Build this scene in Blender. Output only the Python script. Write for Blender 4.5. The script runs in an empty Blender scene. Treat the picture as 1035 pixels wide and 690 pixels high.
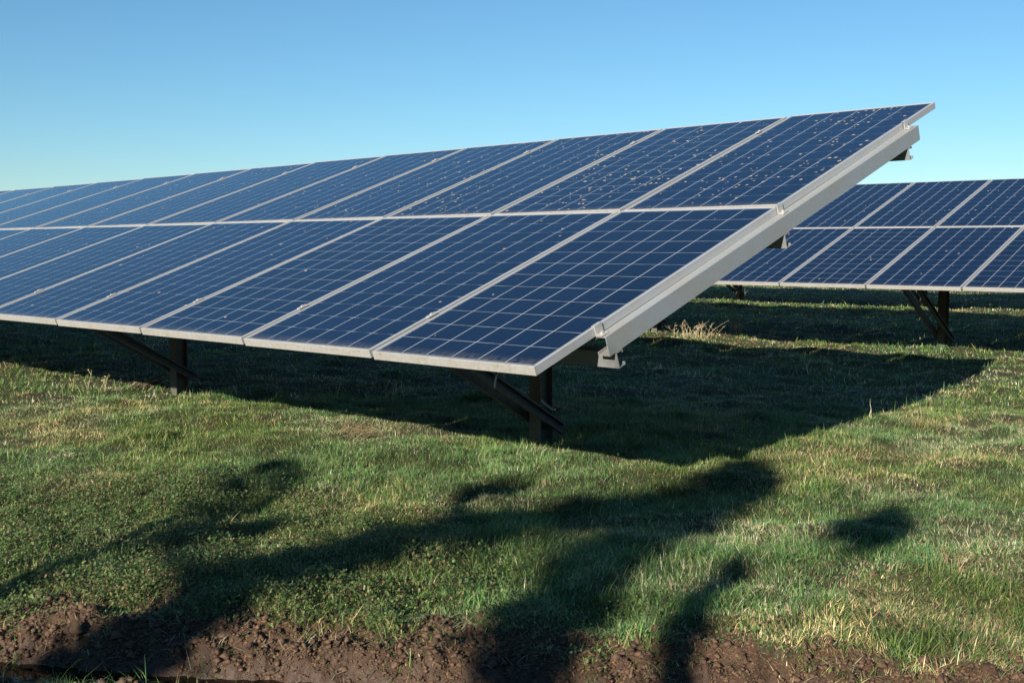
import bpy, bmesh, math, random
import numpy as np
from mathutils import Vector, Matrix
rad = math.radians
random.seed(7)
rng = np.random.default_rng(11)
scene = bpy.context.scene
COL = scene.collection

# ------------------------------------------------------------------ camera
CAM_H = 1.25
cam_d = bpy.data.cameras.new('camera')
cam = bpy.data.objects.new('camera', cam_d); COL.objects.link(cam)
cam.location = (0, 0, CAM_H)
cam.rotation_euler = (rad(90) - 0.08437, 0, 0)
cam_d.sensor_width = 36.0
cam_d.lens = 36.0 * 1175.5 / 1035.0
cam_d.clip_end = 6000
cam_d.clip_start = 0.05
scene.camera = cam

# ------------------------------------------------------------------ world and sun
SUN_AZ = rad(63.0)      # direction the light travels towards, from +X
SUN_EL = rad(20.5)
w = bpy.data.worlds.new('World'); scene.world = w
w.use_nodes = True
nt = w.node_tree
for n in list(nt.nodes): nt.nodes.remove(n)
sky = nt.nodes.new('ShaderNodeTexSky'); sky.sky_type = 'NISHITA'
sky.sun_disc = False
sky.sun_elevation = SUN_EL
_sx, _sy = -math.cos(SUN_AZ), -math.sin(SUN_AZ)      # towards the sun
sky.sun_rotation = math.atan2(_sx, _sy) % (2 * math.pi)
sky.altitude = 0; sky.air_density = 1.0; sky.dust_density = 0.0; sky.ozone_density = 9.0
bg = nt.nodes.new('ShaderNodeBackground'); bg.inputs['Strength'].default_value = 0.05
wo = nt.nodes.new('ShaderNodeOutputWorld')
tint = nt.nodes.new('ShaderNodeMix'); tint.data_type = 'RGBA'; tint.blend_type = 'MULTIPLY'
tint.inputs[0].default_value = 1.0; tint.inputs[7].default_value = (1.82, 1.62, 1.25, 1)      # white balance of the air
nt.links.new(sky.outputs[0], tint.inputs[6]); nt.links.new(tint.outputs[2], bg.inputs[0]); nt.links.new(bg.outputs[0], wo.inputs[0])

sd = bpy.data.lights.new('sun', 'SUN'); sun = bpy.data.objects.new('sun', sd); COL.objects.link(sun)
sd.energy = 5.0; sd.angle = rad(0.53); sd.color = (1.0, 0.91, 0.79)
LIGHT_DIR = Vector((math.cos(SUN_AZ) * math.cos(SUN_EL), math.sin(SUN_AZ) * math.cos(SUN_EL), -math.sin(SUN_EL)))
sun.rotation_euler = LIGHT_DIR.to_track_quat('-Z', 'Y').to_euler()

scene.view_settings.view_transform = 'Standard'
scene.view_settings.look = 'None'
scene.view_settings.exposure = 0.95
scene.view_settings.gamma = 1.0
scene.view_settings.use_curve_mapping = False
scene.render.resolution_x = 1024; scene.render.resolution_y = 682

# ------------------------------------------------------------------ helpers
def tag(o, label=None, cat=None, group=None, kind=None):
    if label: o['label'] = label
    if cat: o['category'] = cat
    if group: o['group'] = group
    if kind: o['kind'] = kind
    return o

def link_mesh(name, me, mat=None, parent=None):
    o = bpy.data.objects.new(name, me)
    COL.objects.link(o)
    if mat is not None and len(me.materials) == 0: me.materials.append(mat)
    if parent is not None: o.parent = parent
    return o

def mesh_from(name, verts, faces, smooth=False):
    me = bpy.data.meshes.new(name)
    me.from_pydata([tuple(v) for v in verts], [], faces)
    me.validate(); me.update()
    bm = bmesh.new(); bm.from_mesh(me)
    bmesh.ops.recalc_face_normals(bm, faces=bm.faces)
    bm.to_mesh(me); bm.free()
    if smooth: me.shade_smooth()
    return me

class Geo:
    def __init__(s): s.v = []; s.f = []
    def add(s, verts, faces):
        b = len(s.v); s.v += [Vector(p) for p in verts]
        s.f += [tuple(b + i for i in f) for f in faces]
    def box(s, x0, x1, y0, y1, z0, z1):
        s.add([(x0,y0,z0),(x1,y0,z0),(x1,y1,z0),(x0,y1,z0),(x0,y0,z1),(x1,y0,z1),(x1,y1,z1),(x0,y1,z1)],
              [(0,3,2,1),(4,5,6,7),(0,1,5,4),(1,2,6,5),(2,3,7,6),(3,0,4,7)])
    def loft(s, sec, frames, caps=True):
        """sec: list of (a,b); frames: list of (origin, A, B)"""
        n = len(sec); vs = []
        for o, A, B in frames:
            vs += [o + A * a + B * b for a, b in sec]
        fs = []
        for k in range(len(frames) - 1):
            for i in range(n):
                j = (i + 1) % n
                fs.append((k*n+i, k*n+j, (k+1)*n+j, (k+1)*n+i))
        if caps:
            fs.append(tuple(range(n))); fs.append(tuple((len(frames)-1)*n + i for i in range(n)))
        s.add(vs, fs)
    def tube(s, pts, radii, n=6):
        frames = []; up = Vector((0.31, 0.17, 0.93))
        pts = [Vector(p) for p in pts]
        for k, p in enumerate(pts):
            t = (pts[min(k+1, len(pts)-1)] - pts[max(k-1, 0)])
            t = t.normalized() if t.length > 1e-9 else Vector((0,0,1))
            A = t.cross(up)
            if A.length < 1e-3: A = t.cross(Vector((1,0,0)))
            A.normalize(); B = t.cross(A)
            frames.append((p, A * radii[k], B * radii[k]))
        sec = [(math.cos(2*math.pi*i/n), math.sin(2*math.pi*i/n)) for i in range(n)]
        s.loft(sec, frames)
    def mesh(s, name, smooth=False): return mesh_from(name, s.v, s.f, smooth)

def channel(w, h, lip, t):
    """C section outline: web at a=0, flanges towards +a, heights b in [0,h], with lips"""
    return [(0,0),(w,0),(w,lip),(w-t,lip),(w-t,t),(t,t),(t,h-t),(w-t,h-t),(w-t,h-lip),(w,h-lip),(w,h),(0,h)]

# node helper
class NT:
    def __init__(s, m): s.t = m.node_tree
    def n(s, typ, **kw):
        nd = s.t.nodes.new(typ)
        for k, v in kw.items(): setattr(nd, k, v)
        return nd
    def l(s, a, b): s.t.links.new(a, b)
    def put(s, sock, v):
        if v is None: return
        if hasattr(v, 'is_linked') or isinstance(v, bpy.types.NodeSocket): s.l(v, sock)
        else: sock.default_value = v
    def m(s, op, a, b=None, c=None, clamp=False):
        nd = s.n('ShaderNodeMath', operation=op, use_clamp=clamp)
        s.put(nd.inputs[0], a); s.put(nd.inputs[1], b); s.put(nd.inputs[2], c)
        return nd.outputs[0]
    def mix(s, f, a, b, blend='MIX'):
        nd = s.n('ShaderNodeMix', data_type='RGBA', blend_type=blend)
        s.put(nd.inputs[0], f); s.put(nd.inputs[6], a); s.put(nd.inputs[7], b)
        return nd.outputs[2]
    def noise(s, vec, scale, detail=4, rough=0.55, out=0):
        nd = s.n('ShaderNodeTexNoise'); s.put(nd.inputs['Vector'], vec)
        nd.inputs['Scale'].default_value = scale; nd.inputs['Detail'].default_value = detail
        nd.inputs['Roughness'].default_value = rough
        return nd.outputs[out]
    def rng(s, v, a, b, c=0.0, d=1.0, smooth=False):
        nd = s.n('ShaderNodeMapRange'); nd.clamp = True
        if smooth: nd.interpolation_type = 'SMOOTHSTEP'
        s.put(nd.inputs[0], v); nd.inputs[1].default_value = a; nd.inputs[2].default_value = b
        nd.inputs[3].default_value = c; nd.inputs[4].default_value = d
        return nd.outputs[0]

def new_mat(name):
    m = bpy.data.materials.new(name); m.use_nodes = True
    N = NT(m); p = m.node_tree.nodes['Principled BSDF']
    return m, N, p

def C4(r, g, b): return (r, g, b, 1.0)

# ------------------------------------------------------------------ materials
def mat_aluminium():
    m, N, p = new_mat('anodised_aluminium')
    g = N.n('ShaderNodeNewGeometry').outputs['Position']
    tc = N.n('ShaderNodeTexCoord').outputs['Object']
    n1 = N.noise(g, 7, 6, 0.65); n2 = N.noise(g, 55, 5, 0.7)
    uy = N.n('ShaderNodeSeparateXYZ'); N.l(tc, uy.inputs[0])
    low = N.rng(uy.outputs[1], 0.02, 0.0, 0, 1)           # lower rail collects lichen and splashed dirt
    d = N.m('ADD', N.rng(n1, .45, .85, 0, .6), N.m('MULTIPLY', low, .6))
    d = N.m('MULTIPLY', d, N.rng(n2, .25, .65))
    c = N.mix(d, C4(.40, .41, .41), C4(.29, .26, .19))
    c = N.mix(N.m('MULTIPLY', N.rng(n2, .64, .72), N.m('ADD', low, .25)), c, C4(.16, .13, .085))
    N.l(c, p.inputs['Base Color'])
    p.inputs['Metallic'].default_value = 0.25; p.inputs['Roughness'].default_value = 0.55
    return m

def mat_galv(name, col, dirt, rough=.5, metal=.35, amt=.6):
    m, N, p = new_mat(name)
    g = N.n('ShaderNodeNewGeometry').outputs['Position']
    vo = N.n('ShaderNodeTexVoronoi'); N.l(g, vo.inputs['Vector']); vo.inputs['Scale'].default_value = 60
    n1 = N.noise(g, 4, 6, .6); n2 = N.noise(g, 90, 3, .6)
    c = N.mix(N.m('MULTIPLY', N.rng(n1, .4, .7), amt), C4(*col), C4(*dirt))
    c = N.mix(N.m('MULTIPLY', N.rng(vo.outputs['Distance'], 0, .7), .05), c, C4(.9, .92, .95))
    c = N.mix(N.m('MULTIPLY', N.rng(n2, .66, .8), .2), c, C4(*dirt))
    N.l(c, p.inputs['Base Color'])
    p.inputs['Metallic'].default_value = metal; p.inputs['Roughness'].default_value = rough
    return m

def mat_cells():
    m, N, p = new_mat('solar_cells_under_glass')
    uv = N.n('ShaderNodeTexCoord').outputs['Object']
    sx = N.n('ShaderNodeSeparateXYZ'); N.l(uv, sx.inputs[0])
    x, y = sx.outputs[0], sx.outputs[1]
    oi = N.n('ShaderNodeObjectInfo')
    pitch = .159
    u = N.m('DIVIDE', N.m('SUBTRACT', x, .019), pitch)
    v = N.m('DIVIDE', N.m('SUBTRACT', y, .024), pitch)
    fu = N.m('FRACT', u); fv = N.m('FRACT', v)
    du = N.m('MULTIPLY', N.m('MINIMUM', fu, N.m('SUBTRACT', 1.0, fu)), pitch)   # distance to column gap, m
    dv = N.m('MULTIPLY', N.m('MINIMUM', fv, N.m('SUBTRACT', 1.0, fv)), pitch)
    gu = N.m('LESS_THAN', du, .0021)
    gv = N.m('LESS_THAN', dv, .00125)
    # outside the cell field: white backsheet margin
    out = N.m('MAXIMUM', N.m('MAXIMUM', N.m('LESS_THAN', u, 0.0), N.m('GREATER_THAN', u, 6.0)),
              N.m('MAXIMUM', N.m('LESS_THAN', v, 0.0), N.m('GREATER_THAN', v, 12.0)))
    gap = N.m('MAXIMUM', gu, gv)
    # busbars, three per cell along the long side
    b3 = N.m('FRACT', N.m('MULTIPLY', fu, 3.0))
    bus = N.m('LESS_THAN', N.m('ABSOLUTE', N.m('SUBTRACT', b3, .5)), .012)
    # per cell tone
    cv = N.n('ShaderNodeCombineXYZ'); N.l(N.m('FLOOR', u), cv.inputs[0]); N.l(N.m('FLOOR', v), cv.inputs[1]); N.l(N.m('MULTIPLY', oi.outputs['Random'], 50), cv.inputs[2])
    wn = N.n('ShaderNodeTexWhiteNoise'); wn.noise_dimensions = '3D'; N.l(cv.outputs[0], wn.inputs['Vector'])
    tone = wn.outputs['Value']
    off = N.n('ShaderNodeVectorMath', operation='ADD'); N.l(uv, off.inputs[0])
    cx = N.n('ShaderNodeCombineXYZ'); N.l(N.m('MULTIPLY', oi.outputs['Random'], 37.0), cx.inputs[2]); N.l(cx.outputs[0], off.inputs[1])
    pv = off.outputs[0]
    vo = N.n('ShaderNodeTexVoronoi'); N.l(pv, vo.inputs['Vector']); vo.inputs['Scale'].default_value = 75
    sep = N.n('ShaderNodeSeparateColor'); N.l(vo.outputs['Color'], sep.inputs[0])
    grain = sep.outputs[0]
    c = N.mix(tone, C4(.0010, .0052, .0200), C4(.0022, .0092, .0330))
    c = N.mix(N.m('MULTIPLY', grain, .45), c, C4(.0036, .0130, .044))
    c = N.mix(N.m('MULTIPLY', N.rng(oi.outputs['Random'], 0, 1), .35), c, C4(.0014, .0062, .019))
    c = N.mix(N.m('MULTIPLY', bus, .20), c, C4(.07, .10, .13))
    gvn = N.noise(pv, 9, 3, .6)
    gamt = N.m('MULTIPLY_ADD', N.m('SUBTRACT', 1.0, gu), N.rng(gvn, .35, .6, -.5, 0.0), .95, clamp=True)
    # row gaps read brightest where the tabs cross them, near each column gap
    near = N.rng(du, .030, .045, 1.0, 0.0)
    flat = N.m('GREATER_THAN', oi.outputs['Random'], .82)
    gva = N.m('MAXIMUM', N.m('MULTIPLY_ADD', near, .7, .28), flat)
    gl = N.m('MAXIMUM', gu, N.m('MULTIPLY', gv, gva))
    c = N.mix(N.m('MULTIPLY', gl, gamt), c, C4(.42, .46, .49))
    c = N.mix(out, c, C4(.10, .12, .15))
    # dust film, thicker along the lower edge of the glass
    dn = N.noise(pv, 5, 5, .6)
    lowe = N.rng(y, .10, .012, 0, 1, True)
    film = N.m('ADD', N.m('MULTIPLY', N.rng(dn, .3, .8), .012), N.m('MULTIPLY', N.m('MULTIPLY', lowe, N.rng(N.noise(pv, 38, 4, .7), .35, .7)), .45))
    c = N.mix(film, c, C4(.20, .175, .14))
    # bird droppings and lichen spots; density per panel in the object colour
    os_ = N.n('ShaderNodeSeparateColor'); N.l(oi.outputs['Color'], os_.inputs[0])
    dens = os_.outputs[0]
    vd = N.n('ShaderNodeTexVoronoi'); N.l(pv, vd.inputs['Vector']); vd.inputs['Scale'].default_value = 25
    sp = N.n('ShaderNodeSeparateColor'); N.l(vd.outputs['Color'], sp.inputs[0])
    clus = N.rng(N.noise(pv, 2.4, 2, .5), .40, .62)
    warp = N.m('MULTIPLY', N.noise(pv, 55, 3, .7), .42)
    size = N.m('MULTIPLY_ADD', sp.outputs[1], .28, .22)
    isp = N.m('LESS_THAN', N.m('ADD', vd.outputs['Distance'], warp), size)
    sel = N.m('LESS_THAN', sp.outputs[0], N.m('MULTIPLY', dens, N.m('MULTIPLY_ADD', clus, .9, .1)))
    spot = N.m('MULTIPLY', isp, sel)
    c = N.mix(spot, c, N.mix(sp.outputs[2], C4(.44, .39, .29), C4(.27, .20, .10)))
    N.l(c, p.inputs['Base Color'])
    rr = N.m('MAXIMUM', N.m('MULTIPLY', spot, .6), .42)
    N.l(rr, p.inputs['Roughness'])
    p.inputs['IOR'].default_value = 1.45
    N.l(N.m('MULTIPLY', N.m('SUBTRACT', 1.0, spot), 1.0), p.inputs['Coat Weight'])
    p.inputs['Coat Roughness'].default_value = .07
    p.inputs['Coat IOR'].default_value = 1.25
    p.inputs['Specular IOR Level'].default_value = .1
    return m

def mat_blades(name, transl=.35, rough=.42):
    m, N, p = new_mat(name)
    a = N.n('ShaderNodeAttribute'); a.attribute_name = 'tint'
    N.l(a.outputs['Color'], p.inputs['Base Color'])
    p.inputs['Roughness'].default_value = rough
    p.inputs['Specular IOR Level'].default_value = .3
    tr = N.n('ShaderNodeBsdfTranslucent'); N.l(a.outputs['Color'], tr.inputs['Color'])
    mx = N.n('ShaderNodeMixShader'); mx.inputs[0].default_value = transl
    N.l(p.outputs[0], mx.inputs[1]); N.l(tr.outputs[0], mx.inputs[2])
    N.l(mx.outputs[0], m.node_tree.nodes['Material Output'].inputs['Surface'])
    return m

def mat_ground():
    m, N, p = new_mat('turf_and_mud')
    g = N.n('ShaderNodeNewGeometry').outputs['Position']
    a = N.n('ShaderNodeAttribute'); a.attribute_name = 'mud'
    mud = a.outputs['Fac']
    n1 = N.noise(g, 1.3, 5, .6); n2 = N.noise(g, 14, 6, .65); n3 = N.noise(g, 70, 4, .7)
    turf = N.mix(N.rng(n1, .38, .62), C4(.013, .018, .006), C4(.038, .027, .014))
    turf = N.mix(N.rng(n2, .45, .7), turf, C4(.055, .068, .022))
    turf = N.mix(N.rng(n3, .5, .75, 0, .6), turf, C4(.20, .165, .09))
    soil = N.mix(N.rng(n2, .3, .7), C4(.028, .013, .006), C4(.084, .043, .022))
    soil = N.mix(N.rng(n3, .45, .8, 0, .7), soil, C4(.14, .084, .048))
    wet = N.rng(n1, .5, .7)
    edge = N.m('ADD', mud, N.m('MULTIPLY', N.m('SUBTRACT', n2, .5), .9))
    f = N.rng(edge, .35, .6)
    c = N.mix(f, turf, soil)
    at2 = N.n('ShaderNodeAttribute'); at2.attribute_name = 'wet'
    c = N.mix(N.m('MULTIPLY', at2.outputs['Fac'], .85), c, C4(.030, .019, .013))
    N.l(c, p.inputs['Base Color'])
    r = N.m('SUBTRACT', .9, N.m('MULTIPLY', at2.outputs['Fac'], N.rng(n3, .35, .65, .35, .65)))
    N.l(r, p.inputs['Roughness'])
    p.inputs['Specular IOR Level'].default_value = .35
    bp = N.n('ShaderNodeBump'); bp.inputs['Strength'].default_value = .7; bp.inputs['Distance'].default_value = .012
    N.l(N.m('ADD', n2, N.m('MULTIPLY', n3, .6)), bp.inputs['Height']); N.l(bp.outputs[0], p.inputs['Normal'])
    return m

def mat_water():
    m, N, p = new_mat('muddy_puddle_water')
    g = N.n('ShaderNodeNewGeometry').outputs['Position']
    n = N.noise(g, 22, 2, .5)
    N.l(N.mix(n, C4(.006, .004, .003), C4(.012, .008, .005)), p.inputs['Base Color'])
    p.inputs['Roughness'].default_value = .04; p.inputs['IOR'].default_value = 1.33
    bp = N.n('ShaderNodeBump'); bp.inputs['Strength'].default_value = .12; bp.inputs['Distance'].default_value = .01
    N.l(n, bp.inputs['Height']); N.l(bp.outputs[0], p.inputs['Normal'])
    return m

def mat_bark():
    m, N, p = new_mat('grey_brown_bark')
    g = N.n('ShaderNodeNewGeometry').outputs['Position']
    n = N.noise(g, 30, 6, .7)
    N.l(N.mix(N.rng(n, .35, .65), C4(.05, .038, .028), C4(.16, .13, .10)), p.inputs['Base Color'])
    p.inputs['Roughness'].default_value = .9
    bp = N.n('ShaderNodeBump'); bp.inputs['Strength'].default_value = .6; bp.inputs['Distance'].default_value = .01
    N.l(n, bp.inputs['Height']); N.l(bp.outputs[0], p.inputs['Normal'])
    return m

def mat_plain(name, col, rough=.6, metal=0.0):
    m, N, p = new_mat(name)
    g = N.n('ShaderNodeNewGeometry').outputs['Position']
    n = N.noise(g, 25, 4, .6)
    N.l(N.mix(N.rng(n, .3, .7), C4(*[c * .75 for c in col]), C4(*col)), p.inputs['Base Color'])
    p.inputs['Roughness'].default_value = rough; p.inputs['Metallic'].default_value = metal
    return m

M_ALU = mat_aluminium()
M_CELL = mat_cells()
M_BACK = mat_plain('grey_backsheet', (.24, .245, .25), .6)
M_RAIL = mat_galv('galvanised_rail_steel', (.30, .325, .335), (.30, .27, .20), .5, .3, .5)
M_PURL = mat_galv('galvanised_purlin_steel', (.26, .28, .29), (.22, .20, .16), .5, .4, .5)
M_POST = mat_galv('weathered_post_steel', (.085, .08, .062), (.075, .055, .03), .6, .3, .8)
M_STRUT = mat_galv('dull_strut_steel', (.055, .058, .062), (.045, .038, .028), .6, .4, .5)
M_CLAMP = mat_plain('clamp_aluminium', (.62, .60, .56), .4, .5)
M_BLACK = mat_plain('black_plastic', (.02, .02, .022), .5)
M_WIRE = mat_plain('pale_cable_sheath', (.55, .57, .58), .5)
M_GROUND = mat_ground(); M_WATER = mat_water(); M_BARK = mat_bark()
M_BLADE = mat_blades('grass_blades'); M_LEAF = mat_blades('ground_leaves', .3, .5)
M_DRY = mat_blades('dry_stalks', .25, .8)

# ------------------------------------------------------------------ numpy noise
def _hash(ix, iy, seed):
    h = (ix.astype(np.int64) * 374761393 + iy.astype(np.int64) * 668265263 + seed * 1442695041) & 0xffffffff
    h = ((h ^ (h >> 13)) * 1274126177) & 0xffffffff
    return ((h ^ (h >> 16)) & 0xffff) / 65535.0
def vnoise(x, y, seed=0):
    ix = np.floor(x); iy = np.floor(y); fx = x - ix; fy = y - iy
    ux = fx*fx*fx*(fx*(fx*6-15)+10); uy = fy*fy*fy*(fy*(fy*6-15)+10)
    a = _hash(ix, iy, seed); b = _hash(ix+1, iy, seed); c = _hash(ix, iy+1, seed); d = _hash(ix+1, iy+1, seed)
    return (a*(1-ux)+b*ux)*(1-uy) + (c*(1-ux)+d*ux)*uy
def fbm(x, y, oct=4, seed=0, gain=.5):
    s = 0; a = 1; t = 0; c, sn = math.cos(.7), math.sin(.7)
    for k in range(oct):
        s = s + a * vnoise(x, y, seed + k * 17); t += a; a *= gain
        x, y = (c*x - sn*y) * 2.03 + 5.1, (sn*x + c*y) * 2.03 - 3.7
    return s / t
def sstep(a, b, x):
    t = np.clip((x - a) / (b - a), 0, 1); return t*t*(3-2*t)

# ------------------------------------------------------------------ terrain
def rut_y(x): return 3.26 - .19 * x + .05 * np.sin(x * 1.7 + .6)          # centre line of the wheel rut
def mud_edge(x): return 3.47 - .03 * x + .32 * sstep(.35, -.7, x) + .16 * sstep(-.9, -1.8, x) + .15 * (fbm(x * 2.2, x * 0 + 3.3, 3, 5) - .5) * 2
def mud_mask(x, y):
    e = mud_edge(x) + .22 * (fbm(x * 5, y * 5, 3, 41) - .5) * 2
    top = 1 - sstep(e - .12, e + .14, y)
    e2 = 2.74 + .15 * sstep(-.35, -.85, x) - .10 * x * sstep(-.3, -.9, x) + .22 * (fbm(x * 4, y * 4, 3, 77) - .5)
    return top * sstep(e2 - .15, e2 + .15, y)
def worley(x, y, seed):
    ix = np.floor(x); iy = np.floor(y); best = np.full(np.shape(x), 9.0)
    for a in (-1, 0, 1):
        for b in (-1, 0, 1):
            cx = ix + a; cy = iy + b
            px_ = cx + _hash(cx, cy, seed); py_ = cy + _hash(cx, cy, seed + 3)
            best = np.minimum(best, (x - px_)**2 + (y - py_)**2)
    return np.sqrt(best)
def height(x, y):
    d = np.hypot(x, y)
    base = .10 * (fbm(x * .28, y * .28, 3, 1) - .5) + .10 * (fbm(x * 1.1, y * 1.1, 3, 2) - .5) +   .098 * (fbm(x * 3.4, y * 3.4, 3, 3) - .5)
    base = base * np.clip(1.0 - (d - 60) / 200, .3, 1) + .6 * sstep(120, 700, d) * (fbm(x * .004, y * .004, 3, 9) - .5)
    m = mud_mask(x, y)
    dy = y - rut_y(x)
    rut = -.10 * np.exp(-(dy / .15) ** 4) + .02 * np.exp(-((dy - .32) / .12) ** 2)
    clod = np.abs(fbm(x * 9, y * 11, 4, 31, .6) - .5) * 2
    clod2 = fbm(x * 22, y * 24, 3, 57)
    wx = x + .05 * (fbm(x * 14, y * 14, 2, 91) - .5); wy = y + .05 * (fbm(x * 14, y * 14, 2, 92) - .5)
    lumps = .032 * np.sqrt(np.clip(1 - worley(wx * 13, wy * 15, 71)**2, 0, 1)) * fbm(x * 5, y * 5, 2, 73) * 1.6
    lumps = lumps + .014 * np.sqrt(np.clip(1 - worley(wx * 31, wy * 34, 75)**2, 0, 1))
    clod = clod + lumps / .085 * .75
    mud = -.070 + rut + (.062 * clod + .050 * (clod2 - .5) + .026 * fbm(x * 50, y * 50, 2, 58)) * (1 - .94 * np.exp(-(dy / .115) ** 4))
    return base * (1 - .85 * m) + m * mud
WATER_Z = -.098

def axis(parts):
    out = [parts[0][0]]
    for a, b, s in parts:
        n = max(1, int(round((b - a) / s)))
        out += list(np.linspace(a, b, n + 1)[1:])
    return np.array(out)
def geo_axis(start, end, s0, k):
    out = []; v = start; s = s0; sg = 1 if end > start else -1
    while sg * (end - v) > 0:
        s *= k; v = v + sg * s; out.append(v)
    return np.array(out)
xs = axis([(-9, -2.2, .09), (-2.2, 2.4, .0095), (2.4, 9, .07)])
xs = np.concatenate([geo_axis(-9, -3000, .1, 1.13)[::-1], xs, geo_axis(9, 3000, .1, 1.13)])
ys = axis([(-4, 2.4, .25), (2.4, 2.9, .04), (2.9, 4.0, .009), (4.0, 4.4, .02), (4.4, 7, .04), (7, 16, .08)])
ys = np.concatenate([geo_axis(-4, -1500, .3, 1.2)[::-1], ys, geo_axis(16, 4000, .1, 1.09)])
X, Y = np.meshgrid(xs, ys)
Z = height(X, Y)
nx, ny = len(xs), len(ys)
V = np.stack([X.ravel(), Y.ravel(), Z.ravel()], 1)
idx = np.arange(nx * ny).reshape(ny, nx)
F = np.stack([idx[:-1, :-1].ravel(), idx[:-1, 1:].ravel(), idx[1:, 1:].ravel(), idx[1:, :-1].ravel()], 1)

def np_mesh(name, V, loops, starts, totals):
    me = bpy.data.meshes.new(name)
    me.vertices.add(len(V)); me.vertices.foreach_set('co', V.astype(np.float32).ravel())
    me.loops.add(len(loops)); me.loops.foreach_set('vertex_index', loops.astype(np.int32))
    me.polygons.add(len(starts)); me.polygons.foreach_set('loop_start', starts.astype(np.int32))
    me.polygons.foreach_set('loop_total', totals.astype(np.int32))
    me.update(calc_edges=True); me.validate()
    return me
me = np_mesh('ground', V, F.ravel(), np.arange(len(F)) * 4, np.full(len(F), 4))
at = me.attributes.new('mud', 'FLOAT', 'POINT'); at.data.foreach_set('value', mud_mask(V[:, 0], V[:, 1]).astype(np.float32))
wet = np.exp(-((V[:, 1] - rut_y(V[:, 0]) + .03) / .22) ** 2) * mud_mask(V[:, 0], V[:, 1])
at = me.attributes.new('wet', 'FLOAT', 'POINT'); at.data.foreach_set('value', wet.astype(np.float32))
me.shade_smooth()
tag(link_mesh('ground', me, M_GROUND), 'rough grass field with a muddy strip', None, None, 'structure')
# puddle lying in the rut
px = np.linspace(-2.3, 1.2, 90); row = []
pv = []; pf = []
for k, x in enumerate(px):
    wv = .17 + .03 * math.sin(x * 5)
    c = float(rut_y(np.array([x]))[0])
    pv += [(x, c - wv, WATER_Z), (x, c + wv, WATER_Z)]
    if k: pf.append((2*k-2, 2*k, 2*k+1, 2*k-1))
tag(link_mesh('puddle', mesh_from('puddle', pv, pf), M_WATER), 'shallow brown puddle lying in the wheel rut', None, None, 'structure')

# ------------------------------------------------------------------ solar arrays
P, L, G = 1.012, 1.956, .02
TH = .040; RAILH = .088; PURH = .072
class Table:
    def __init__(s, o, az, tilt, twist=0, hb=0, bend=0, slope=0, imax=12):
        s.o = Vector(o); s.az = az; s.tilt = tilt; s.tw = twist; s.hb = hb; s.bend = bend; s.sl = slope; s.imax = imax
        s.r0 = Vector((math.cos(az), math.sin(az), slope)); s.h = Vector((math.sin(az), -math.cos(az), 0))
    def frame(s, i):
        """origin on lower edge, R (leftwards along row), Q upslope, N normal"""
        k = max(0.0, min(i, s.imax)); ex = max(0.0, i - s.imax)
        t = s.tilt + s.tw * k / 10
        q2 = (k/10)**2 + 2*k*ex/100
        o = s.o + s.r0 * (i * P) + s.h * (s.hb * q2) + Vector((0, 0, s.bend * q2))
        R = (s.r0 + s.h * (s.hb * 2 * k / 100 / P) + Vector((0, 0, s.bend * 2 * k / 100 / P))).normalized()
        q = s.h * math.cos(t) + Vector((0, 0, math.sin(t)))
        Nn = q.cross(R); Nn = Nn if Nn.z > 0 else -Nn
        Nn.normalize(); Q = Nn.cross(-R).normalized()
        if Q.dot(s.h) < 0: Q = -Q
        return o, R, Q, Nn
    def pt(s, i, v, dn, dr=0.0):
        o, R, Q, Nn = s.frame(i)
        return o + Q * v - Nn * dn + R * dr

Wd = P - .02
def glass_mesh():
    g = Geo(); a = .011
    g.box(a, Wd - a, a, L - a, -.007, -.0025)
    me = g.mesh('solar_panel'); me.materials.append(M_CELL); return me
def frame_mesh():
    g = Geo(); a = .0112; z0, z1 = -TH, 0.0
    # four mitred rails as hollow ring with a lip below
    ob = [(0, 0), (Wd, 0), (Wd, L), (0, L)]
    ib = [(a, a), (Wd - a, a), (Wd - a, L - a), (a, L - a)]
    vs = [(x, y, z1) for x, y in ob] + [(x, y, z1) for x, y in ib] + [(x, y, z0) for x, y in ob] + [(x, y, z0) for x, y in ib]
    fs = []
    for i in range(4):
        j = (i + 1) % 4
        fs += [(i, j, 4+j, 4+i), (8+i, 12+i, 12+j, 8+j), (i, 8+i, 8+j, j), (4+i, 4+j, 12+j, 12+i)]
    g.add(vs, fs)
    me = g.mesh('panel_frame'); me.materials.append(M_ALU)
    bm = bmesh.new(); bm.from_mesh(me)
    bmesh.ops.bevel(bm, geom=[e for e in bm.edges if e.calc_face_angle(0) > 1], offset=.0012, segments=1, affect='EDGES')
    bm.to_mesh(me); bm.free()
    return me
def back_mesh():
    g = Geo(); a = .0125
    g.box(a, Wd - a, a, L - a, -.0135, -.0095)
    g.box(Wd/2 - .055, Wd/2 + .055, L - .26, L - .15, -.034, -.0140)
    me = g.mesh('junction_box'); me.materials.append(M_BACK); return me
ME_G, ME_F, ME_B = glass_mesh(), frame_mesh(), back_mesh()
me = Geo(); me.box(-.012, .012, -.03, .03, .0005, .006); me.box(-.006, .006, -.007, .007, .0062, .012)
ME_CL = me.mesh('clamp'); ME_CL.materials.append(M_CLAMP)

def basis(o, xa, ya, za):
    return Matrix(((xa.x, ya.x, za.x, o.x), (xa.y, ya.y, za.y, o.y), (xa.z, ya.z, za.z, o.z), (0, 0, 0, 1)))

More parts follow.
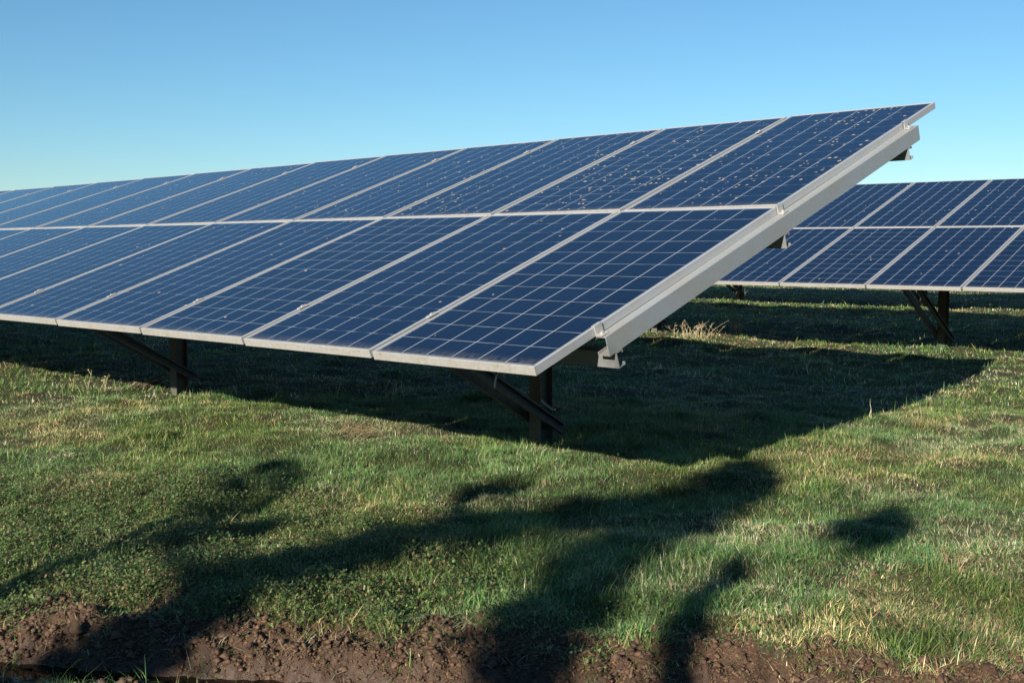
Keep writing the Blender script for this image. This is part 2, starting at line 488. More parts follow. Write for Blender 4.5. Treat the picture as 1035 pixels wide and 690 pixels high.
def build_array(T, i0, i1, label, posts, dirty, rails='all', back=True, end_right=True, seed=1):
    rnd = random.Random(seed)
    o, R, Q, Nn = T.frame(max(i0, 0))
    root = bpy.data.objects.new('solar_array', None); COL.objects.link(root)
    root.location = (T.pt(posts[0], L, 0).x, T.pt(posts[0], L, 0).y, 0)
    tag(root, label, 'solar array', 'rows of solar arrays in the field')
    bpy.context.view_layer.update()
    inv = Matrix.Translation(root.location).inverted()
    def put(name, me, mat4, mat=None, parent=None):
        ob = bpy.data.objects.new(name, me); COL.objects.link(ob)
        if mat is not None and len(me.materials) == 0: me.materials.append(mat)
        ob.parent = parent or root
        ob.matrix_basis = inv @ mat4 if parent is None else mat4
        return ob
    for i in range(i0, i1):
        for row in (0, 1):
            vc = row * (L + G) + L / 2
            pr_, pl_ = T.pt(i, vc, 0), T.pt(i + 1, vc, 0)
            fQ = T.frame(i + .5)[2]
            xa = (pr_ - pl_).normalized(); za = xa.cross(fQ).normalized()
            za = (za + xa * rnd.uniform(-.0012, .0012) + fQ * rnd.uniform(-.0008, .0008)).normalized()   # mounting tolerance
            q = za.cross(xa).normalized(); xa = q.cross(za)
            c = (pr_ + pl_) / 2 + xa * .01 - xa * (Wd / 2) - q * (L / 2) + za * rnd.uniform(-.001, .001)
            ob = put('solar_panel', ME_G, basis(c, xa, q, za))
            d = dirty(i, row) if dirty else .05
            ob.color = (d, 0, 0, 1)
            put('panel_frame', ME_F, Matrix.Identity(4), parent=ob)
            if back: put('junction_box', ME_B, Matrix.Identity(4), parent=ob)
    # slope rails carrying the panels, one under each joint
    S = Matrix.Identity(4)
    for i in range(i0, i1 + 1):
        if rails == 'ends' and i not in (i0, i1): continue
        fo, fR, fQ, fN = T.frame(i)
        first = (i == i0)
        g = Geo()
        c = channel(.062, RAILH, .016, .004)
        # web faces the open end of the row
        off = -.050 if first else -.031
        frames = [(fo + fQ * v - fN * (TH + RAILH + .0015) + fR * off, fR, fN) for v in (.40, .9, 2.0, 3.0, 3.54)]
        g.loft(c, frames)
        put('slope_rail', g.mesh('slope_rail'), S, M_RAIL)
        if first or rails == 'all':
            for v in ((.42, 1.966, 3.48) if first else (.42, 3.55)):
                if first:
                    g = Geo()   # end clamp: foot on the rail, upright, hook over the panel frame
                    b = fo + fQ * v
                    def bx(a0, a1, q0, q1, n0, n1):
                        vs = [b + fR * a + fQ * q + fN * n for n in (n0, n1) for q in (q0, q1) for a in (a0, a1)]
                        g.add(vs, [(0,1,3,2),(4,6,7,5),(0,4,5,1),(2,3,7,6),(0,2,6,4),(1,5,7,3)])
                    bx(-.034, -.006, -.025, .025, -TH + .001, -TH + .006)
                    bx(-.0058, -.0015, -.025, .025, -TH + .001, .004)
                    bx(-.0056, .012, -.025, .025, .0042, .0075)
                    bx(-.024, -.014, -.005, .005, -TH + .0062, -TH + .016)
                    put('clamp', g.mesh('clamp'), S, M_CLAMP)
                else:
                    put('clamp', ME_CL, basis(fo + fQ * v, -fR, fQ, fN))
    # purlins along the row
    dn = TH + RAILH + .003
    for v in (.47, 1.92, 3.40):
        g = Geo(); c = channel(.045, PURH, .014, .004)
        pts = [i0 - .052] + [i0 + .5 * k for k in range(1, 2 * (i1 - i0))] + [i1 + .06]
        frames = []
        for i in pts:
            fo, fR, fQ, fN = T.frame(i)
            frames.append((fo + fQ * (v - .03) - fN * (dn + PURH), fQ, fN))
        g.loft(c, frames)
        put('purlin', g.mesh('purlin'), S, M_PURL)
    # posts with tilted head beam and paired struts
    for pi in posts:
        fo, fR, fQ, fN = T.frame(pi)
        dn2 = dn + PURH + .003
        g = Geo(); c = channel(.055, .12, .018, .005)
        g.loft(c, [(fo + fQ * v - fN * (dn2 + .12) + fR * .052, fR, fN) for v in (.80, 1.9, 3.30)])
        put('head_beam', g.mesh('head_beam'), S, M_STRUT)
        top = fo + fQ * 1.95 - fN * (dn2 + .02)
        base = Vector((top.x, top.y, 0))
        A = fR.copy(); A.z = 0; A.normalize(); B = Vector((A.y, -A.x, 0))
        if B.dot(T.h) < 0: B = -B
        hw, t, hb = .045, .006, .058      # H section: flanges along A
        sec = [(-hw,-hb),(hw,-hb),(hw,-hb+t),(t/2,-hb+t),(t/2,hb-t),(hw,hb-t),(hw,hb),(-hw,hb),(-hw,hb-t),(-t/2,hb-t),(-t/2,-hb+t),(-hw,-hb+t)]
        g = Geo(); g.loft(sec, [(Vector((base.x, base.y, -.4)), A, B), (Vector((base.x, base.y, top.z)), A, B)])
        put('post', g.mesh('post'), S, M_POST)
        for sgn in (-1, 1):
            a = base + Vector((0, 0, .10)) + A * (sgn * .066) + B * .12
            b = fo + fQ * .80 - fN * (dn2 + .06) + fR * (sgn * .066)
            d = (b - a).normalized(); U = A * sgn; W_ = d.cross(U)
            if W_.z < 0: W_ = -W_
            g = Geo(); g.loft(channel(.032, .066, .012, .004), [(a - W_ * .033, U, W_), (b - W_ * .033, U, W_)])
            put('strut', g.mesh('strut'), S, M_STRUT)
            a2 = base + Vector((0, 0, top.z * .62)) + A * (sgn * .066)
            b2 = fo + fQ * 2.95 - fN * (dn2 + .06) + fR * (sgn * .066)
            if sgn == 1:
                d = (b2 - a2).normalized(); W_ = d.cross(U); W_ = W_ if W_.z > 0 else -W_
                g = Geo(); g.loft(channel(.035, .06, .012, .004), [(a2 - W_ * .03, U, W_), (b2 - W_ * .03, U, W_)])
                put('strut', g.mesh('strut'), S, M_STRUT)
    return root, put, S

O1 = (.08736, 4.58407, CAM_H - .49126)
T1 = Table(O1, 2.3875, .35343, twist=-.04514, hb=-.23396, bend=.0021, slope=.00243)
O2 = (4.498, 11.66637, CAM_H - .44156)
T2 = Table(O2, 2.42432, .32631)
d12 = Vector(O2) - Vector(O1)
h1 = T1.h
T3 = Table(Vector(O2) + T2.h * 8.25 + Vector((0, 0, -.02)), 2.41, .335)

def dirt1(i, row):
    if row == 1: return {0: .72, 1: .75, 2: .66, 3: .48}.get(i, .20 if i < 8 else .06)
    return {0: .012, 1: .05, 2: .05}.get(i, .03)
a1, put1, S1 = build_array(T1, 0, 20, 'nearest solar array, two rows of blue panels with its open end beam showing',
                           [1.63 + 4.0 * k for k in range(5)], dirt1, seed=3)
build_array(T2, -7, 13, 'second solar array behind the near one, partly hidden by its end beam',
            [.88 + 4.0 * k for k in range(-2, 4)], lambda i, row: .16 if row else .05, rails='ends', seed=5)
build_array(T3, -9, 13, 'rearmost solar array, only its posts and shade showing under the second array',
            [.4 + 4.0 * k for k in range(-2, 4)], None, rails='ends', back=False, seed=8)

# cabling under the near array
pf = T1.frame(1.63)
pb = Vector((T1.pt(1.63, 1.95, 0).x, T1.pt(1.63, 1.95, 0).y, 0))
g = Geo()
p0 = Vector((-.075, 6.33, .545)); g.tube([p0, p0 + Vector((-.012, -.006, -.02)), p0 + Vector((-.022, -.01, -.085))], [.005, .006, .005], 6)
put1('cable_tie', g.mesh('cable_tie'), S1, M_WIRE)
g = Geo()
A = -pf[1]; q0 = pb + A * .07 + Vector((0, 0, .30))
g.tube([q0, q0 + A * .03 + Vector((0, 0, -.02)), q0 + A * .08 + Vector((0, 0, -.045)), q0 + A * .11 + Vector((0, 0, -.045))], [.006] * 4, 6)
put1('cable', g.mesh('cable'), S1, M_WIRE)

# ------------------------------------------------------------------ grass as blades
GREEN = np.array([[.090, .172, .036], [.136, .220, .055], [.072, .160, .064], [.20, .26, .095]])
STRAW = np.array([[.50, .41, .22], [.36, .26, .14], [.60, .53, .33]])
def dryness(x, y):
    n = fbm(x * .9, y * .9, 3, 101); m2 = fbm(x * 3.1, y * 3.1, 3, 131)
    return sstep(.46, .60, n * .5 + m2 * .5)
def clover(x, y):
    n = fbm(x * 1.2, y * 1.2, 3, 201)
    a = sstep(.65, -.9, x + .55 * (y - 4.2)) * sstep(6.6, 5.0, y)
    return np.clip(a * sstep(.30, .52, n + .12), 0, 1)
def blades(name, x, y, ln, wd, lean, az, curl, col, mat, z=None):
    n = len(x)
    if z is None: z = height(x, y) - .006
    dx, dy = np.cos(az), np.sin(az)                    # lean direction
    fa = az + np.pi / 2 + rng.uniform(-.8, .8, n)      # facing of the width
    wx, wy = np.cos(fa) * wd / 2, np.sin(fa) * wd / 2
    V = np.zeros((n, 5, 3))
    for k, (t, wf) in enumerate(((0, 1.0), (.5, .85), (1.0, 0))):
        ang = lean + curl * t
        r = ln * t * np.sin(ang); h = ln * t * np.cos(ang)
        cx, cy, cz = x + dx * r, y + dy * r, z + h
        if k < 2:
            V[:, 2*k, 0] = cx - wx * wf; V[:, 2*k, 1] = cy - wy * wf; V[:, 2*k, 2] = cz
            V[:, 2*k+1, 0] = cx + wx * wf; V[:, 2*k+1, 1] = cy + wy * wf; V[:, 2*k+1, 2] = cz
        else:
            V[:, 4, 0] = cx; V[:, 4, 1] = cy; V[:, 4, 2] = cz
    b = np.arange(n)[:, None] * 5
    loops = (b + np.array([0, 1, 3, 2, 2, 3, 4])[None]).ravel()
    st = (np.arange(n)[:, None] * 7 + np.array([0, 4])[None]).ravel()
    tt = np.tile([4, 3], n)
    me = np_mesh(name, V.reshape(-1, 3), loops, st, tt)
    ca = me.color_attributes.new('tint', 'FLOAT_COLOR', 'POINT')
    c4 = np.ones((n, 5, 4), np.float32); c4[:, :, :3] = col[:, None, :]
    c4[:, 0:2, :3] *= .8  # shade near the ground put into the colour of the blade roots
    ca.data.foreach_set('color', c4.ravel())
    me.materials.append(mat)
    return me
def scatter(n, r0, r1, power, half=29.5):
    """points in a wedge ahead of the path, density falling with distance"""
    u = rng.random(n); e = 2 - power
    r = (r0**e + u * (r1**e - r0**e)) ** (1 / e) if abs(e) > 1e-6 else r0 * (r1 / r0) ** u
    a = rad(90) + rng.uniform(-rad(half), rad(half), n)
    return r * np.cos(a), r * np.sin(a)

def grass_field(n, r0, r1, power, name, lscale=1.0, wk=.0):
    x, y = scatter(n, r0, r1, power)
    # clumping
    keep = rng.random(n) < .55 + .45 * sstep(.3, .6, fbm(x * 7, y * 7, 2, 303))
    m = mud_mask(x, y); keep &= rng.random(n) > np.clip(m * (.80 + .5 * sstep(.62, .45, fbm(x * 6, y * 6, 2, 611))), 0, .985)
    cl = clover(x, y); keep &= rng.random(n) > cl * .45
    x, y = x[keep], y[keep]; n = len(x); d = np.hypot(x, y)
    dr = dryness(x, y); lush = sstep(.45, .7, fbm(x * 1.7, y * 1.7, 3, 404))
    isdry = rng.random(n) < .15 + .40 * dr
    gi = rng.integers(0, len(GREEN), n); si = rng.integers(0, len(STRAW), n)
    col = np.where(isdry[:, None], STRAW[si], GREEN[gi]) * rng.uniform(.7, 1.3, n)[:, None]
    tone = fbm(x * 2.2, y * 2.2, 3, 717)[:, None]; t2 = fbm(x * 8, y * 8, 2, 727)[:, None]
    col = col * (.80 + .75 * tone) * (.80 + .5 * t2) * (1 + np.array([.08, .01, -.06]) * (sstep(.4, .6, fbm(x * 1.5, y * 1.5, 2, 737))[:, None] * 2 - 1))
    ln = rng.gamma(5, .0078, n) * (.78 + .55 * lush) * (.85 + .38 * sstep(.35, .75, fbm(x * 9, y * 9, 2, 747))) * np.where(isdry, .85, 1) * lscale
    ln *= 1 - .15 * dr; ln = np.maximum(ln, .026)
    wd = rng.uniform(.0018, .0036, n) * (1 + wk * np.clip(d - 4, 0, 40))
    lean = np.abs(rng.normal(.75, .45, n)) + np.where(isdry, .12, 0)
    # tufts lean together
    az = 6.28 * 2 * fbm(x * 3.3, y * 3.3, 2, 505) + rng.normal(0, 1.3, n)
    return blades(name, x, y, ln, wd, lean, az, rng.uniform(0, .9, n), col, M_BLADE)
me = grass_field(1500000, 3.15, 9.5, 1.15, 'grass')
tag(link_mesh('grass', me), 'short green and straw coloured turf growing over the near field', 'grass', None, 'stuff')
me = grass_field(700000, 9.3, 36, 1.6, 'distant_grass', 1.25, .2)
tag(link_mesh('distant_grass', me), 'rough grass growing under and behind the solar arrays', 'grass', None, 'stuff')

# low broad-leaved ground cover
def leaves(n):
    x, y = scatter(n, 3.3, 7.5, 1.0)
    keep = (rng.random(n) < clover(x, y) * .95 + .008) & (rng.random(n) > mud_mask(x, y) * 1.15)
    x, y = x[keep], y[keep]; n = len(x)
    z = height(x, y) + rng.uniform(.002, .05, n) * (.15 + 1.6 * sstep(.3, .75, fbm(x * 6, y * 6, 3, 66)))
    s = rng.uniform(.0025, .0056, n); a = rng.uniform(0, 6.28, n)
    tx, ty = rng.normal(0, .6, n), rng.normal(0, .6, n)
    prof = np.array([(-1, 0), (-.5, .75), (.35, .8), (1.0, 0), (.35, -.8), (-.5, -.75)])
    V = np.zeros((n, 6, 3))
    for k, (u, v) in enumerate(prof):
        lx, ly = u * s, v * s
        V[:, k, 0] = x + lx * np.cos(a) - ly * np.sin(a)
        V[:, k, 1] = y + lx * np.sin(a) + ly * np.cos(a)
        V[:, k, 2] = z + lx * tx + ly * ty + abs(v) * s * .25
    b = np.arange(n)[:, None] * 6
    loops = (b + np.array([0, 1, 2, 3, 0, 3, 4, 5])[None]).ravel()
    st = (np.arange(n)[:, None] * 8 + np.array([0, 4])[None]).ravel(); tt = np.full(2 * n, 4)
    me = np_mesh('clover', V.reshape(-1, 3), loops, st, tt)
    ca = me.color_attributes.new('tint', 'FLOAT_COLOR', 'POINT')
    gi = rng.integers(0, 3, n)
    pal = np.array([[.095, .150, .045], [.150, .205, .070], [.062, .115, .040]])
    col = pal[gi] * rng.uniform(.7, 1.35, n)[:, None]
    br = rng.random(n) < .16; col[br] = np.array([.20, .14, .075]) * rng.uniform(.6, 1.2, br.sum())[:, None]
    c4 = np.ones((n, 6, 4), np.float32); c4[:, :, :3] = col[:, None, :]
    ca.data.foreach_set('color', c4.ravel())
    me.materials.append(M_LEAF); return me
tag(link_mesh('clover', leaves(520000)), 'low small-leaved clover carpet beside the muddy track', 'ground cover', None, 'stuff')

# crumbs of soil and rotting stems lying on the mud
def crumbs(n):
    x = rng.uniform(-2.3, 2.3, n); y = rng.uniform(2.9, 4.35, n)
    keep = (rng.random(n) < mud_mask(x, y) * .95 + .04) & (np.abs(y - rut_y(x)) > .13)
    x, y = x[keep], y[keep]; n = len(x)
    s = rng.gamma(1.6, .0024, n) + .0015
    d = np.array([(1,0,0),(0,1,0),(-1,0,0),(0,-1,0),(0,0,1),(0,0,-1)], float)
    V = d[None] * s[:, None, None] * rng.uniform(.55, 1.3, (n, 6, 1)) + rng.normal(0, .2, (n, 6, 3)) * s[:, None, None]
    V[:, :, 2] *= .75
    V += np.stack([x, y, height(x, y) + s * .25], 1)[:, None]
    tri = np.array([0,1,4, 1,2,4, 2,3,4, 3,0,4, 1,0,5, 2,1,5, 3,2,5, 0,3,5])
    loops = (np.arange(n)[:, None] * 6 + tri[None]).ravel()
    return np_mesh('soil_crumbs', V.reshape(-1, 3), loops, np.arange(8*n)*3, np.full(8*n, 3))
M_CRUMB, _N, _p = new_mat('soil_crumb')
_g = _N.n('ShaderNodeNewGeometry').outputs['Position']
_N.l(_N.mix(_N.rng(_N.noise(_g, 40, 4, .6), .35, .65), C4(.030, .015, .007), C4(.13, .074, .040)), _p.inputs['Base Color'])
_p.inputs['Roughness'].default_value = .8
tag(link_mesh('soil_crumbs', crumbs(150000), M_CRUMB), 'crumbs of reddish brown soil along the muddy strip', 'soil crumbs', None, 'stuff')
def litter(n):
    x = rng.uniform(-2.3, 2.3, n); y = rng.uniform(2.95, 4.3, n)
    keep = rng.random(n) < mud_mask(x, y) * .9 + .1
    x, y = x[keep], y[keep]; n = len(x)
    si = rng.integers(0, 3, n)
    col = STRAW[si] * rng.uniform(.35, 1.0, n)[:, None]; gr = rng.random(n) < .3; col[gr] = GREEN[rng.integers(0, 4, gr.sum())]
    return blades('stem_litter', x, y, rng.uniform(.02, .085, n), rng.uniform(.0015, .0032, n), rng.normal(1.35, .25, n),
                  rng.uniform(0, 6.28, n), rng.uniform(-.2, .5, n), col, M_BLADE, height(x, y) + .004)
tag(link_mesh('stem_litter', litter(26000)), 'fallen stems and flattened grass lying on the mud', 'litter', None, 'stuff')

# ------------------------------------------------------------------ individual dry plants
def H(x, y): return float(height(np.array([x]), np.array([y]))[0])
def stalk_plant(name, x, y, n, hmin, hmax, spread, label, cat, seed, branches=2, col=(.42, .34, .2), group=None, lean=.35, thick=.0022):
    rd = random.Random(seed); g = Geo(); z0 = H(x, y)
    for k in range(n):
        a = rd.uniform(0, 6.28); r = rd.uniform(0, spread)
        b = Vector((r * math.cos(a), r * math.sin(a), H(x + r*math.cos(a), y + r*math.sin(a)) - z0 - .01))
        hh = rd.uniform(hmin, hmax); la = rd.uniform(0, 6.28); le = rd.uniform(.05, lean)
        pts = []; 
        for j in range(5):
            t = j / 4
            pts.append(b + Vector((math.cos(la) * hh * le * t**1.6 + rd.uniform(-.006, .006), math.sin(la) * hh * le * t**1.6, hh * t)))
        g.tube(pts, [thick * (1 - .16 * j) for j in range(5)], 4)
        for q in range(branches):
            j = rd.choice((2, 3)); s = pts[j]; ba = rd.uniform(0, 6.28); bl = hh * rd.uniform(.15, .4)
            e = s + Vector((math.cos(ba) * bl * .6, math.sin(ba) * bl * .6, bl * rd.uniform(.2, .8)))
            g.tube([s, (s + e) / 2 + Vector((0, 0, .01)), e], [thick * .7, thick * .6, thick * .35], 3)
            for u in range(2):   # dry seed heads and curled leaves
                c = e + Vector((rd.uniform(-.01, .01), rd.uniform(-.01, .01), rd.uniform(-.005, .012)))
                d = Vector((rd.uniform(-1, 1), rd.uniform(-1, 1), rd.uniform(-.6, .6))).normalized() * .012
                s2 = d.orthogonal().normalized() * .004
                g.add([c - d, c + s2, c + d, c - s2], [(0, 1, 2, 3)])
    me = g.mesh(name)
    ca = me.color_attributes.new('tint', 'FLOAT_COLOR', 'POINT')
    c = np.ones((len(me.vertices), 4), np.float32); c[:, :3] = np.array(col)
    ca.data.foreach_set('color', c.ravel())
    o = link_mesh(name, me, M_DRY); o.location = (x, y, z0)
    return tag(o, label, cat, group)
GRPW = 'dry weeds standing in the strip behind the near array'
stalk_plant('dry_weed', 2.42, 15.2, 30, .08, .30, .34, 'dense pale clump of dead stalks beside the sloping end beam of the near array', 'weed', 21, 2, (.5, .42, .27), GRPW, 1.2, .003)
stalk_plant('dry_weed', 3.05, 15.6, 7, .15, .55, .12, 'thin branching dead weed right of the dense pale clump', 'weed', 22, 3, (.42, .35, .22), GRPW, .8, .004)
stalk_plant('dry_weed', 3.42, 15.6, 4, .12, .42, .10, 'small leaning dead stalks, rightmost weed of the lit strip', 'weed', 23, 1, (.45, .38, .24), GRPW, .9, .004)
stalk_plant('dry_weed', 4.35, 22.8, 5, .2, .6, .3, 'faint dead stalks rising in the shade under the second array', 'weed', 24, 1, (.3, .26, .18), GRPW, .5, .005)
stalk_plant('dry_stalk', 2.62, 8.40, 2, .10, .17, .01, 'single pale upright straw at the edge of the array shadow', 'straw', 25, 0, (.6, .52, .36), None, .15, .003)
stalk_plant('dead_stalks', -3.62, 9.9, 7, .08, .22, .14, 'arched pale dead stems at the left edge near the shadow', 'dead stems', 26, 1, (.5, .42, .26), None, 1.1, .003)

def heap(name, x, y, n, sx, sy, ln, thick, label, cat, seed, cols):
    rd = random.Random(seed); g = Geo(); z0 = H(x, y)
    for k in range(n):
        px, py = rd.gauss(0, sx), rd.gauss(0, sy)
        a = rd.gauss(.5, .8); l = ln * rd.uniform(.4, 1.2)
        b = Vector((px, py, H(x+px, y+py) - z0 + rd.uniform(.0, .035)))
        e = b + Vector((math.cos(a) * l, math.sin(a) * l, rd.uniform(-.01, .06)))
        mid = (b + e) / 2 + Vector((rd.uniform(-.02, .02), rd.uniform(-.02, .02), .015 + rd.uniform(0, .02)))
        g.tube([b, mid, e], [thick, thick * .9, thick * .4], 4)
    me = g.mesh(name)
    ca = me.color_attributes.new('tint', 'FLOAT_COLOR', 'POINT')
    nv = len(me.vertices); c = np.ones((nv, 4), np.float32)
    pick = [cols[rd.randrange(len(cols))] for _ in range(nv // 12 + 1)]
    for i in range(nv): c[i, :3] = pick[i // 12]
    ca.data.foreach_set('color', c.ravel())
    o = link_mesh(name, me, M_DRY); o.location = (x, y, z0)
    return tag(o, label, cat)
heap('twig_heap', -3.25, 10.1, 45, .10, .07, .16, .005, 'dark tangled heap of twigs at the edge of the array shadow', 'twigs', 31, [(.07, .05, .035), (.14, .10, .07), (.4, .33, .2)])
heap('straw_heap', -1.02, 7.35, 44, .08, .15, .17, .0018, 'flattened pale straw lying on the turf below the array', 'straw', 32, [(.34, .28, .16), (.26, .20, .11), (.2, .14, .08)])
heap('dead_leaf_cluster', 1.70, 4.30, 24, .05, .02, .045, .002, 'brown withered plant lying in the grass at the right', 'dead plant', 33, [(.26, .17, .09), (.36, .26, .14), (.16, .10, .06)])

# ------------------------------------------------------------------ trees behind the viewpoint (their shade falls across the turf)
FOOT = Vector((-2.9, -2.4, 0))
SA = Vector((math.cos(SUN_AZ), math.sin(SUN_AZ), 0)); SP = Vector((-math.sin(SUN_AZ), math.cos(SUN_AZ), 0))
TE = math.tan(SUN_EL)
def up_from(gx, gy, off=0.0):
    """point of the crown, in the stand's plane, that shades ground point (gx, gy)"""
    v = Vector((gx, gy, 0)) - FOOT; t = v.dot(SA) - off
    return Vector((gx, gy, 0)) - SA * t + Vector((0, 0, t * TE))

def ivy(g, centres, rd, n, leaf=.03):
    for c, r in centres:
        for _ in range(n):
            d = Vector((rd.gauss(0, 1), rd.gauss(0, 1), rd.gauss(0, 1))) * r * .52
            p = c + d; a = Vector((rd.uniform(-1, 1), rd.uniform(-1, 1), rd.uniform(-1, 1))).normalized() * leaf * rd.uniform(.6, 1.2)
            b = a.orthogonal().normalized() * leaf * .6
            g.add([p - a, p + b, p + a, p - b], [(0, 1, 2, 3)])
def tree(label, foot, stems, seed):
    """stems: list of (list of (gx, gy, radius), offset, ivyness)"""
    rd = random.Random(seed)
    root = bpy.data.objects.new('ivy_clad_tree', None); COL.objects.link(root); root.location = foot
    tag(root, label, 'tree', 'ivy clad trees behind the viewpoint')
    gt = Geo(); gl = Geo(); gw = Geo()
    for pts, off, iv, start in stems:
        P3 = [up_from(x, y, off) for x, y, r in pts]; R = [r for x, y, r in pts]
        if start is not None: P3 = [start + (P3[0]-start)*k for k in (0, .3, .65)] + P3; R = [R[0]*1.3, R[0]*1.2, R[0]*1.1] + R
        fine = []; fr = []
        for k in range(len(P3) - 1):
            for j in range(4):
                t = j / 4; fine.append(P3[k].lerp(P3[k+1], t) + Vector((rd.uniform(-1, 1), rd.uniform(-1, 1), rd.uniform(-1, 1))) * .012); fr.append(R[k] + (R[k+1]-R[k]) * t)
        fine.append(P3[-1]); fr.append(R[-1] * .4)
        core = [r * (.82 if iv else 1) for r in fr]
        gt.tube([p - foot for p in fine], core, 8)
        if iv: ivy(gl, [(p - foot, r * 1.15) for p, r in zip(fine, fr)], rd, iv)
        for k in range(2, len(fine), 2):
            p = fine[k] - foot; d = Vector((rd.uniform(-1, 1), rd.uniform(-1, 1), rd.uniform(-.2, 1))).normalized()
            l = rd.uniform(.15, .4)
            gw.tube([p, p + d * l * .5 + Vector((0, 0, .02)), p + d * l], [.007, .005, .002], 4)
    link_mesh('trunk', gt.mesh('trunk', True), M_BARK, root)
    link_mesh('twigs', gw.mesh('twigs'), M_BARK, root)
    if gl.f:
        me = gl.mesh('ivy')
        ca = me.color_attributes.new('tint', 'FLOAT_COLOR', 'POINT')
        c = np.ones((len(me.vertices), 4), np.float32); c[:, :3] = np.array([.035, .06, .02]) * np.repeat(rng.uniform(.7, 1.4, len(me.vertices)//4), 4)[:, None]
        ca.data.foreach_set('color', c.ravel())
        link_mesh('ivy', me, M_LEAF, root)
    return root
F0 = FOOT.copy()
tree('ivy covered forked tree standing left behind the viewpoint', F0, [
    # upright stem
    ([(-.35, 2.6, .11), (-.05, 3.25, .11), (.12, 3.75, .125), (.36, 4.45, .15), (.68, 5.05, .17), (1.02, 5.65, .14), (1.2, 6.05, .11), (1.25, 6.4, .09)], 0, 260, F0),
    # leaning stem that crosses it
    ([(-1.75, 3.10, .13), (-1.20, 3.55, .13), (-.95, 4.07, .14), (-.65, 4.5, .14), (-.22, 4.95, .15), (.35, 5.28, .15), (.9, 5.6, .15), (1.32, 5.95, .11)], .25, 260, None),
    # small right hand branch
    ([(.30, 2.75, .045), (.42, 3.22, .040), (.57, 3.64, .038), (.74, 4.07, .036), (.92, 4.45, .036)], -.2, 150, F0 + Vector((.2, .0, .6))),
    ([(-1.30, 4.80, .02), (-1.20, 4.95, .07), (-.98, 5.08, .06)], .25, 60, up_from(-.95, 4.07, .25)),
    ([(-.25, 5.6, .02), (-.12, 5.80, .07), (.06, 5.84, .05)], .25, 60, up_from(-.22, 4.95, .25)),
], 51)
tree('slender twin-stemmed bare tree standing far left behind the viewpoint', F0 + SP * 1.9, [
    ([(-1.95, 3.9, 0.028), (-1.75, 4.35, 0.032), (-1.55, 4.85, 0.036), (-1.36, 5.35, 0.032), (-1.33, 5.9, 0.032), (-1.38, 6.35, 0.036), (-1.32, 6.65, 0.024)], .1, 60, F0 + SP * 1.9),
    ([(-2.05, 3.75, 0.024), (-1.78, 4.12, 0.028), (-1.48, 4.55, 0.028), (-1.30, 5.1, 0.028), (-1.12, 5.75, 0.028), (-1.18, 6.3, 0.032), (-1.28, 6.6, 0.024)], -.1, 60, F0 + SP * 1.9),
], 52)
# small ivy crown that throws the round patch of shade on the right
rd = random.Random(5)
cc = up_from(1.62, 5.06, .6); foot3 = Vector((cc.x, cc.y, 0))
root = bpy.data.objects.new('young_tree', None); COL.objects.link(root); root.location = foot3
tag(root, 'young slim tree with a small round leafy crown behind the viewpoint', 'tree')
g = Geo(); g.tube([(0, 0, -.1), (.03, 0, cc.z*.4), (0, .02, cc.z*.8), (0, 0, cc.z)], [.012, .010, .008, .006], 6)
link_mesh('trunk', g.mesh('trunk', True), M_BARK, root)
g = Geo(); ivy(g, [(Vector((0, 0, cc.z)) - SP * .06, .11), (Vector((0, 0, cc.z - .04)) + SP * .08, .10), (Vector((0, 0, cc.z + .07)) - SP * .02, .10), (Vector((0, 0, cc.z - .09)) - SP * .03, .09)], rd, 380, .022)
me = g.mesh('crown'); ca = me.color_attributes.new('tint', 'FLOAT_COLOR', 'POINT')
c = np.ones((len(me.vertices), 4), np.float32); c[:, :3] = (.04, .07, .02); ca.data.foreach_set('color', c.ravel())
link_mesh('crown', me, M_LEAF, root)

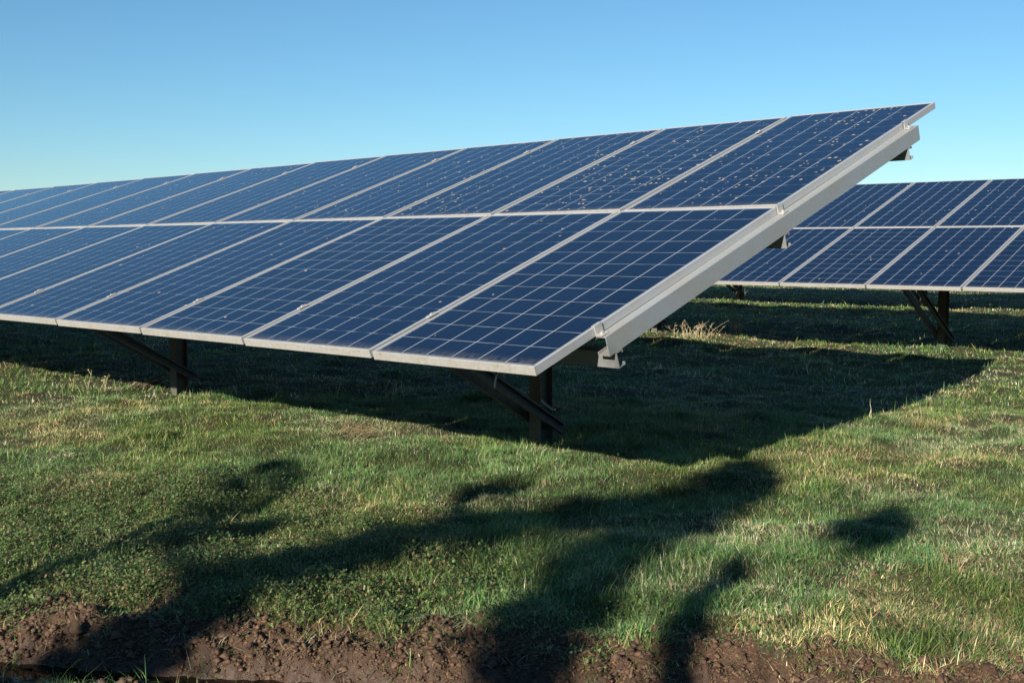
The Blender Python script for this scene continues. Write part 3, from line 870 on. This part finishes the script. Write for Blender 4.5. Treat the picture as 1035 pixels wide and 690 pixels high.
# ------------------------------------------------------------------ hedge added out of view, behind and left, to block low sky light
def hedge(label, pts, hgt, wid, seed):
    rd = random.Random(seed); rg = np.random.default_rng(seed)
    root = bpy.data.objects.new('sky_block_hedge', None); COL.objects.link(root); root.location = (pts[0][0], pts[0][1], 0)
    tag(root, label, 'added hedge')
    P_ = []
    for k in range(len(pts) - 1):
        a, b = Vector(pts[k] + (0,)), Vector(pts[k+1] + (0,)); n = int((b - a).length / .8)
        P_ += [a.lerp(b, j / n) for j in range(n)]
    off = Vector((pts[0][0], pts[0][1], 0)); frames = []
    g = Geo(); cs = []
    for k, p in enumerate(P_):
        t = (P_[min(k+1, len(P_)-1)] - P_[max(k-1, 0)]).normalized(); A = Vector((-t.y, t.x, 0))
        hh = hgt * rd.uniform(.85, 1.08)
        frames.append((p - off, A * wid * rd.uniform(.75, 1.0), Vector((0, 0, hh))))
        cs.append((p - off, A, hh))
    g.loft([(-.42, -.05), (.42, -.05), (.45, .45), (.32, .85), (0, .93), (-.32, .85), (-.45, .45)], frames)
    me = g.mesh('stems', True)
    link_mesh('stems', me, M_BARK, root)
    g = Geo()
    for p, A, hh in cs:
        for _ in range(170):
            u = rd.uniform(-1, 1); z = rd.random(); w_ = (.50 if z < .6 else .50 - .3 * (z - .6)) * wid
            side = rd.choice((-1, 1)) if rd.random() < .75 else rd.uniform(-1, 1)
            c = p + Vector((A.y, -A.x, 0)) * u * .45 + A * side * w_ * rd.uniform(.8, 1.15) + Vector((0, 0, hh * (z if abs(side) == 1 else rd.uniform(.88, 1.06))))
            a = Vector((rd.uniform(-1, 1), rd.uniform(-1, 1), rd.uniform(-1, 1))).normalized() * rd.uniform(.05, .12); b = a.orthogonal().normalized() * .05
            g.add([c - a, c + b, c + a, c - b], [(0, 1, 2, 3)])
    me = g.mesh('leaves'); nq = len(me.vertices) // 4
    ca = me.color_attributes.new('tint', 'FLOAT_COLOR', 'POINT'); c = np.ones((nq * 4, 4), np.float32)
    c[:, :3] = np.array([.05, .075, .025]) * np.repeat(rg.uniform(.5, 1.4, nq), 4)[:, None]
    ca.data.foreach_set('color', c.ravel()); link_mesh('leaves', me, M_LEAF, root)
hedge('unseen hedge added behind and left of the viewpoint to block low sky light', [(34.0, -17.0), (8.0, -14.0), (-12.0, -9.0), (-19.0, -1.0), (-24.0, 14.0)], 3.3, 1.8, 61)
